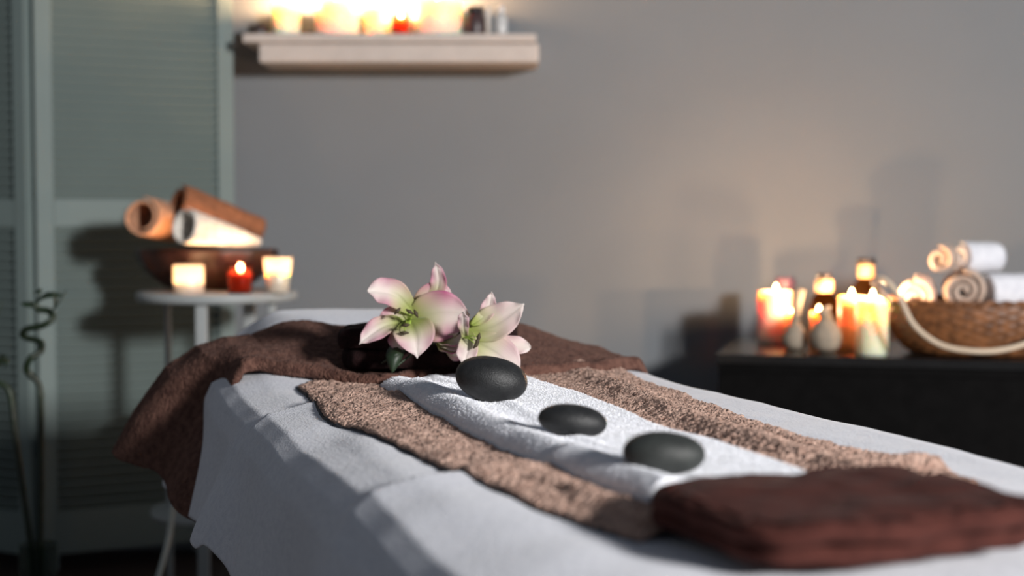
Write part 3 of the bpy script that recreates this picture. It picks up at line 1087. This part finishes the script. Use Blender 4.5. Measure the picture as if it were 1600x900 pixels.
for i in range(361):
    a = i / 360
    row = []
    endf = math.sqrt(max(0.0, 1 - (1 - min(1, a / 0.018)) ** 2)) * 0.8 + 0.2
    thin = 0.62 + 0.38 * sstep(0.0, 0.25, a)
    for j, (b, z) in enumerate(sec + bottom):
        q = lp[i].lerp(rp[i], b)
        wob = 0.0
        if j <= NBW:
            wob = 0.0004 * fbm(q.x * 22, q.y * 12, 9.0) + 0.0005 * noise.noise(Vector((q.x * 300, q.y * 300, 2)))
            wob += 0.003 * math.exp(-((b - 0.38 - 0.05 * math.sin(7 * a)) / 0.05) ** 2)
            z = z * endf * thin
        row.append(W(q.x, q.y, h_top(q.x, q.y) + 0.0095 + z + wob))
    rows.append(row)
mb = MB().grid(rows, cu=True)
nsec = len(sec) + len(bottom)
mb.f.append(list(range(nsec)))
mb.f.append([360 * nsec + k for k in reversed(range(nsec))])
wt_ = tag(mb.build('white_towel', M['white_terry']), 'white terry towel strip folded lengthwise under the three black stones', 'towel')


def tz(n, t):
    """top of the white towel (middle part)."""
    return h_top(n, t) + 0.0095 + 0.0135


pile(rows, 80000, 0.0013, 0.00035, M['white_terry'], wt_, jrange=(0, NBW), seed=4)


# brown towel laid across and hanging down the left side
front = [(0.10, 2.10), (0.20, 2.06), (0.30, 2.04), (0.355, 1.985), (0.45, 1.885), (0.586, 1.95), (0.66, 1.91), (0.78, 1.94), (0.86, 1.985), (0.95, 2.02)]
cross = [(-0.34, 0.128, -0.225), (-0.25, 0.150, -0.155), (-0.16, 0.192, -0.072), (-0.09, 0.240, -0.020), (-0.04, 0.283, 0.0), (0.0, 0.322, 0.006)]


def brown_pt(s, t, a):
    if s >= 0:
        n = 0.322 + s
        z = h_top(n, t)
        if n > NRt:
            over = n - NRt
            n2 = NRt + 0.06 * (1 - math.exp(-over / 0.045))
            z = h_top(NRt, t) - max(0, over - 0.02) * 0.8 - 0.008 * sstep(0, 0.05, over)
            n = n2
        return n, z + 0.0105
    for (s0, n0, z0), (s1, n1, z1) in zip(cross, cross[1:]):
        if s <= s1 or s1 == 0.0:
            f = (s - s0) / (s1 - s0)
            n = n0 + (n1 - n0) * f
            z = z0 + (z1 - z0) * f
            break
    hh = h_top(0.322, t)
    fall = sstep(0.02, 0.2, -s)
    n += ((0.5 - a) * 0.10 + 0.045) * fall                              # front corner hangs closer to the bed
    n += 0.012 * math.sin(a * 9 + s * 10) * fall
    return n, hh + z * 0.90 - (0.5 - a) * 0.05 * fall + 0.0075


rows = []
NA, NB = 110, 330
for i in range(NA + 1):
    a = i / NA
    row = []
    for j in range(NB + 1):
        s = -0.34 + 0.99 * j / NB
        nn = 0.322 + s
        tf = lerp_poly(front, nn)
        tb_ = lerp_poly([(0.1, 2.29), (0.3, 2.26), (0.36, 2.21), (0.46, 2.15), (0.6, 2.16), (0.74, 2.19), (0.9, 2.17)], nn)
        hang = sstep(0.03, 0.34, -s)
        tf2 = tf - 0.07 * hang
        tb2 = tb_ + 0.02 * hang
        t_ = tf2 + (tb2 - tf2) * a
        n, z = brown_pt(s, t_, a)
        z += 0.010 * math.exp(-(a / 0.10) ** 2) * (1 if s > -0.05 else 0.6)       # doubled front edge
        z += 0.003 * fbm(n * 14, t_ * 12, 4.0) + 0.0016 * noise.noise(Vector((n * 260, t_ * 260, 0)))
        z += 0.006 * math.sin(a * PI) * math.exp(-((nn - 0.30) / 0.1) ** 2) * math.sin(a * 7)
        row.append(W(n, t_, z + 0.001))
    # tuck: rounded front lip turning under
    rows.append(row)
lip = []
for k in range(1, 7):
    f = k / 6
    r0 = []
    for q, q1 in zip(rows[0], rows[1]):
        r0.append(q - DV * (0.009 * math.sin(f * PI * 0.85)) - Vector((0, 0, 0.0165 * (1 - math.cos(f * PI)) / 2)))
    lip.append(r0)
rows = lip[::-1] + rows
brt = tag(MB().grid(rows).build('brown_towel', M['brown_terry'], solid=0.004), 'brown terry towel laid across the bed and hanging down its left side', 'towel')


pile(rows, 90000, 0.0022, 0.0005, M['brown_pile'], brt, seed=5)


# folded cloths ---------------------------------------------------------------
def folded(c, ux, uy, w_, l_, layers, th, seed=0, wob=0.004, dome=0.0):
    """stack of folded layers: each layer a rounded slab, joined by the fold at the -x side."""
    m_ = MB()
    NX, NY = 46, 40
    for k in range(layers):
        zb = k * th
        top = k == layers - 1
        g = []
        ins = 0.003 * math.sin(k * 2.1 + seed)

        def outline(a):
            ca, sa = math.cos(a), math.sin(a)
            e = 5.5
            r_ = 1 / ((abs(ca) ** e + abs(sa) ** e) ** (1 / e))
            return r_ * ca, r_ * sa
        S = 160
        rws = []
        prof = [(0.02, th), (0.25, th), (0.5, th), (0.75, th), (0.88, th), (0.94, th * 0.98), (0.975, th * 0.90), (0.993, th * 0.75), (1.0, th * 0.5), (0.993, th * 0.22), (0.97, th * 0.04), (0.9, 0.0), (0.4, 0.0), (0.02, 0.0)]
        if top:
            prof = [(x / 14, th) for x in range(1, 14)] + [(0.02, th)][:0] + prof[4:]
        for (f, z) in prof:
            row = []
            for j in range(S):
                ox, oy = outline(2 * PI * j / S)
                X = ox * f * (w_ / 2 - ins)
                Y = oy * f * (l_ / 2 - ins)
                q = Vector(c) + ux * X + uy * Y
                nz = wob * fbm(X * 13 + seed, Y * 13, k * 1.7) * (1 if top and z > 0 else 0.45)
                dz = dome * (1 - (ox * f) ** 2) * (1 - (oy * f) ** 2) * (zb + z) / (layers * th)
                hz = wob * 1.4 * noise.noise(Vector((ox * 2 + seed, oy * 2, k)))
                q2 = q + (ux * ox + uy * oy) * hz * f
                row.append(q2 + Vector((0, 0, zb + z + nz + dz)))
            rws.append(row)
        kk = len(m_.v)
        m_.grid(rws, cu=True)
        m_.f.append([kk + j for j in range(S)])
        m_.f.append([kk + (len(prof) - 1) * S + j for j in reversed(range(S))])
    return m_


# maroon folded towel in the foreground
A_, B_, C_, D_ = P(985, 768, 0.705), P(1400, 731, 0.705), P(1650, 802, 0.705), P(1232, 838, 0.705)
cen = (A_ + B_ + C_ + D_) / 4
ux = ((B_ - A_) + (C_ - D_)).normalized()
uy = ((B_ - C_) + (A_ - D_)); uy -= ux * uy.dot(ux); uy.normalize()
w_ = ((B_ - A_).length + (C_ - D_).length) / 2
l_ = ((B_ - C_).length + (A_ - D_).length) / 2
n_, t_ = nt(cen)
cz = h_top(n_, t_) + 0.012
tag(folded(Vector((cen.x, cen.y, cz)), ux, uy, w_ + 0.012, l_ + 0.008, 2, 0.0135, seed=2, wob=0.005, dome=0.006).build('maroon_towel', M['maroon']),
    'dark maroon folded cloth in the near right foreground on the bed', 'towel')

# dark folded towel under the lilies
ff = (Q(528, 575, 1.97), Q(806, 575, 1.97))
cen = (ff[0] + ff[1]) / 2 + Vector((0, 0.075, 0))
n_, t_ = nt(cen)
cz = h_top(n_, t_ - 0.05) + 0.023
tag(folded(Vector((cen.x, cen.y, cz)), Vector((1, 0, 0)), Vector((0, 1, 0)), (ff[1] - ff[0]).x, 0.165, 2, 0.028, seed=9, wob=0.006).build('folded_dark_towel', M['dark_terry']),
    'nearly black folded towel beneath the lilies', 'towel')
DKZ = cz + 0.0555


# hot stones ---------------------------------------------------------------
def stone(pxl, pxr, pyt, pyb, tilt, label, mat, depthf=0.72, seed=0, e=2.2):
    D = P((pxl + pxr) / 2, pyb, 0.694).y
    base = P((pxl + pxr) / 2, pyb - 3, 0.694)
    wd = (pxr - pxl) / FPX * D
    rx = wd / 2
    ry = rx * depthf
    # picture height of an ellipsoid seen from elevation el
    el = math.atan((CAMZ - 0.694) / D)
    hp = (pyb - pyt) / FPX * D / 2
    rz = math.sqrt(max(1e-5, hp ** 2 - (ry * math.sin(el)) ** 2)) / math.cos(el)
    c = Vector((base.x, D + ry * 0.75, 0))
    n_, t_ = nt(c)
    rz *= 1.05
    c.z = tz(n_, t_) + rz - 0.0015
    rows = []
    R = Matrix.Rotation(tilt, 3, 'Y')
    for i in range(49):
        ph = -PI / 2 + PI * i / 48
        row = []
        for j in range(96):
            th = 2 * PI * j / 96
            cx = math.copysign(abs(math.cos(ph)) ** (2 / e), math.cos(ph))
            v = Vector((cx * math.cos(th) * rx, cx * math.sin(th) * ry, math.copysign(abs(math.sin(ph)) ** (2 / e * 1.08), math.sin(ph)) * rz))
            v *= 1 + 0.03 * noise.noise(v * 22 + Vector((seed, 0, 0)))
            row.append(c + R @ v)
        rows.append(row)
    o = MB().grid(rows, cu=True).build('massage_stone', mat)
    tag(o, label, 'massage stone', 'black massage stones on the white towel')
    return c, rx, ry, rz


stone(710, 826, 560, 629, 0.18, 'smooth black massage stone touching the right lily, farthest of the three', M['stone'], 0.75, 1)
stone(839, 950, 630, 680, 0.12, 'smallest flattest black massage stone, middle of the three', M['stone'], 0.62, 5)
stone(973, 1105, 675, 741, 0.05, 'greyish black massage stone beside the maroon cloth, nearest of the three', M['stone_g'], 0.70, 9)


# lilies ---------------------------------------------------------------
def petal(parent, name, base, tip, bow, width, face, wpos=0.5, cup=0.25, ruffle=0.0015, pink=0.8, recurve=0.0, sharp=0.75, tipx=1.1):
    """petal surface along a bowed spine. face = direction its inside looks."""
    base, tip, bow = Vector(base), Vector(tip), Vector(bow)
    NU, NV_ = 34, 16
    spine = catmull([base, base.lerp(tip, 0.45) + bow, base.lerp(tip, 0.8) + bow * 0.55, tip], NU)
    me = MB()
    rows, uvs = [], []
    for i, q in enumerate(spine):
        f = i / NU
        d = (spine[min(NU, i + 1)] - spine[max(0, i - 1)]).normalized()
        fn = (Vector(face) - d * Vector(face).dot(d)).normalized()
        sd = d.cross(fn)
        g = (f / wpos) if f < wpos else (1 - (f - wpos) / (1 - wpos))
        ww = width / 2 * (0.16 + 0.84 * math.sin(g * PI / 2) ** sharp) if f < wpos else width / 2 * math.sin(min(1, g) * PI / 2) ** tipx
        ww = max(ww, 0.0004)
        row = []
        for j in range(NV_ + 1):
            s = j / NV_ * 2 - 1
            cu_ = cup * ww * (s * s) * (1 - 0.6 * f)
            mid = -0.10 * ww * math.exp(-(s / 0.12) ** 2)
            rf = ruffle * math.sin(f * 19 + s * 2.0 + width * 900) * abs(s) ** 2
            row.append(q + sd * (s * ww) + fn * (cu_ + mid + rf - recurve * f * f * 0.01))
        rows.append(row)
        uvs.append([(f, j / NV_) for j in range(NV_ + 1)])
    m_ = bpy.data.meshes.new(name)
    vs = [p for r in rows for p in r]
    nc = NV_ + 1
    fs = [[i * nc + j, i * nc + j + 1, (i + 1) * nc + j + 1, (i + 1) * nc + j] for i in range(NU) for j in range(NV_)]
    m_.from_pydata([tuple(p) for p in vs], [], fs)
    uvl = m_.uv_layers.new(name='UVMap')
    fl = [u for r in uvs for u in r]
    for lp_ in m_.loops:
        uvl.data[lp_.index].uv = fl[lp_.vertex_index]
    for p in m_.polygons:
        p.use_smooth = True
    m_.materials.append(M['petal'])
    o = bpy.data.objects.new(name, m_)
    C.objects.link(o)
    o['pink'] = pink
    s = o.modifiers.new('solid', 'SOLIDIFY')
    s.thickness = 0.0011
    s.offset = 0
    o.parent = parent
    o.matrix_parent_inverse = Matrix.Translation(parent.location).inverted()
    return o


def stamens(parent, base, tips):
    for tp in tips:
        md = base.lerp(tp, 0.5) + Vector((0, -0.002, 0.003))
        st_ = MB().tube(catmull([base, md, tp], 10), 0.0007, 6).build('stamen', M['throat'], parent)
        ax = (tp - md).normalized()
        sd = ax.cross(Vector((0, 1, 0))).normalized()
        MB().tube([tp - sd * 0.006, tp, tp + sd * 0.006], 0.0014, 8, rf=lambda f: 0.0008 + 0.0021 * math.sin(PI * f)).build('anther', M['anther'], st_)


LD = 1.93
f1 = thing('lily_flower', 'pink-edged white lily facing the camera with green throat', 'flower', Q(640, 505, LD), 'lilies on the dark folded towel')
b1 = Q(632, 498, LD + 0.012)
ft = Vector((-0.25, -1, 0.05))
petal(f1, 'petal', Q(648, 490, LD + 0.008), Q(574, 455, LD - 0.015), (0.004, 0, 0.011), 0.041, (-0.2, -0.9, 0.5), 0.52, 0.25, pink=0.7, tipx=0.9)
petal(f1, 'petal', Q(636, 505, LD + 0.012), Q(734, 492, LD - 0.012), (0, -0.004, 0.004), 0.070, (-0.15, -1, 0.1), 0.38, 0.22, pink=1.0, sharp=0.7, tipx=1.05)
petal(f1, 'petal', Q(668, 480, LD + 0.022), Q(680, 410, LD + 0.012), (0.010, 0.0, 0.000), 0.023, (-0.25, -1, 0.0), 0.42, 0.3, pink=0.9, tipx=1.2)
petal(f1, 'petal', Q(640, 498, LD + 0.02), Q(708, 466, LD + 0.02), (0, 0, 0.012), 0.046, (-0.2, -1, 0.0), 0.5, 0.2, pink=1.0)
petal(f1, 'petal', Q(632, 503, LD + 0.006), Q(561, 538, LD - 0.02), (0.000, 0, 0.008), 0.032, (-0.1, -0.9, 0.5), 0.42, 0.3, pink=0.7, tipx=1.3)
petal(f1, 'petal', Q(640, 500, LD + 0.006), Q(652, 560, LD - 0.03), (0.003, -0.010, 0.004), 0.056, (0.05, -1, 0.35), 0.30, 0.28, pink=0.55, tipx=1.7)
petal(f1, 'petal', Q(646, 497, LD + 0.012), Q(592, 512, LD + 0.004), (0.0, 0, 0.004), 0.040, (-0.1, -1, 0.1), 0.45, 0.2, pink=0.8)
petal(f1, 'petal', Q(634, 503, LD + 0.010), Q(620, 549, LD - 0.012), (-0.001, -0.006, 0.0), 0.030, (-0.2, -1, 0.2), 0.5, 0.2, pink=0.9)
stamens(f1, Q(636, 502, LD), [Q(621, 486, LD - 0.028), Q(640, 487, LD - 0.032), Q(650, 490, LD - 0.03), Q(632, 520, LD - 0.032), Q(634, 508, LD - 0.036)])
MB().tube([Q(637, 501, LD + 0.006), Q(642, 498, LD - 0.01), Q(640, 506, LD - 0.03)], 0.0014, 8).build('pistil', M['throat'], f1)

LE = 1.885
f2 = thing('lily_flower', 'white lily seen from the side with yellow-green throat, right of the pink-edged one', 'flower', Q(735, 530, LE), 'lilies on the dark folded towel')
b2 = Q(724, 523, LE + 0.01)
petal(f2, 'petal', b2, Q(819, 475, LE - 0.012), (0.005, 0, -0.003), 0.047, (-0.2, -1, 0.15), 0.34, 0.25, pink=0.25, sharp=0.8, tipx=1.25)
petal(f2, 'petal', Q(736, 508, LE - 0.002), Q(768, 456, LE + 0.01), (0.007, 0, -0.006), 0.021, (-0.25, -1, 0.1), 0.45, 0.3, pink=0.5, tipx=1.2)
petal(f2, 'petal', Q(730, 530, LE + 0.008), Q(829, 544, LE + 0.004), (0.0, 0, 0.001), 0.025, (0.0, -1, 0.5), 0.62, 0.3, pink=0.35, sharp=0.6, tipx=0.6)
petal(f2, 'petal', Q(722, 525, LE + 0.004), Q(812, 585, LE - 0.014), (0.002, 0, 0.003), 0.054, (-0.1, -1, 0.3), 0.44, 0.2, pink=0.35, sharp=0.8)
petal(f2, 'petal', Q(730, 512, LE + 0.004), Q(724, 570, LE - 0.02), (0.004, 0.0, 0), 0.028, (-0.1, -1, 0.3), 0.5, 0.2, pink=0.3)
petal(f2, 'petal', Q(729, 535, LE + 0.004), Q(725, 487, LE - 0.02), (-0.002, 0.0, 0), 0.016, (-0.3, -1, 0.0), 0.6, 0.3, pink=0.6)
stamens(f2, Q(724, 528, LE - 0.006), [Q(748, 527, LE - 0.02), Q(746, 533, LE - 0.02), Q(744, 539, LE - 0.02)])

# half-open bud lying between the two flowers
f3 = thing('lily_bud', 'green and pink half-open lily bud between the two flowers', 'flower bud', Q(700, 535, LE + 0.02))
for dz_, pk, fc in ((0.0, 0.9, (0.1, -0.9, -0.7)), (0.006, 0.2, (0.0, -1, 0.6)), (-0.004, 1.0, (0.0, -0.6, -1))):
    petal(f3, 'petal', Q(684, 536, LE + 0.045), Q(732, 545 - dz_ * 900, LE + 0.015), (0.0, -0.006, dz_ - 0.004), 0.028, fc, 0.5, 0.5, pink=pk)
MB().tube([Q(694, 533, LE + 0.016), Q(712, 526, LE + 0.006), Q(726, 513, LE + 0.0)], 0.0011, 6).build('stamen', M['anther'], f3)

# stem and leaves
ls = thing('green_stalk', 'dark green lily stem with pointed leaf hanging below the flowers', 'stem', Q(628, 540, LD))
MB().tube(catmull([Q(636, 520, LD + 0.01), Q(634, 540, LD), Q(626, 560, LD - 0.01), Q(612, 577, LD - 0.02)], 20), 0.0018, 8).build('stalk', M['leaf'], ls)
MB().tube(catmull([Q(684, 536, LE + 0.045), Q(662, 540, LD + 0.01), Q(640, 556, LD - 0.005), Q(620, 572, LD - 0.018)], 20), 0.0015, 8).build('stalk', M['leaf'], ls)
for tip_, wd in ((Q(613, 583, LD - 0.03), 0.023), (Q(596, 568, LD - 0.005), 0.012)):
    sp = catmull([Q(622, 538, LD - 0.004), Q(616, 556, LD - 0.024), tip_], 14)
    rows = []
    for i, q in enumerate(sp):
        f = i / 14
        ww = wd / 2 * math.sin(PI * min(1, 0.2 + 0.8 * f)) ** 0.9 + 0.0004
        rows.append([q + Vector((-ww, 0.002, 0)), q + Vector((0, -0.001, 0)), q + Vector((ww, 0.002, 0))])
    MB().grid(rows).build('leaf', M['leaf'], ls, solid=0.001)
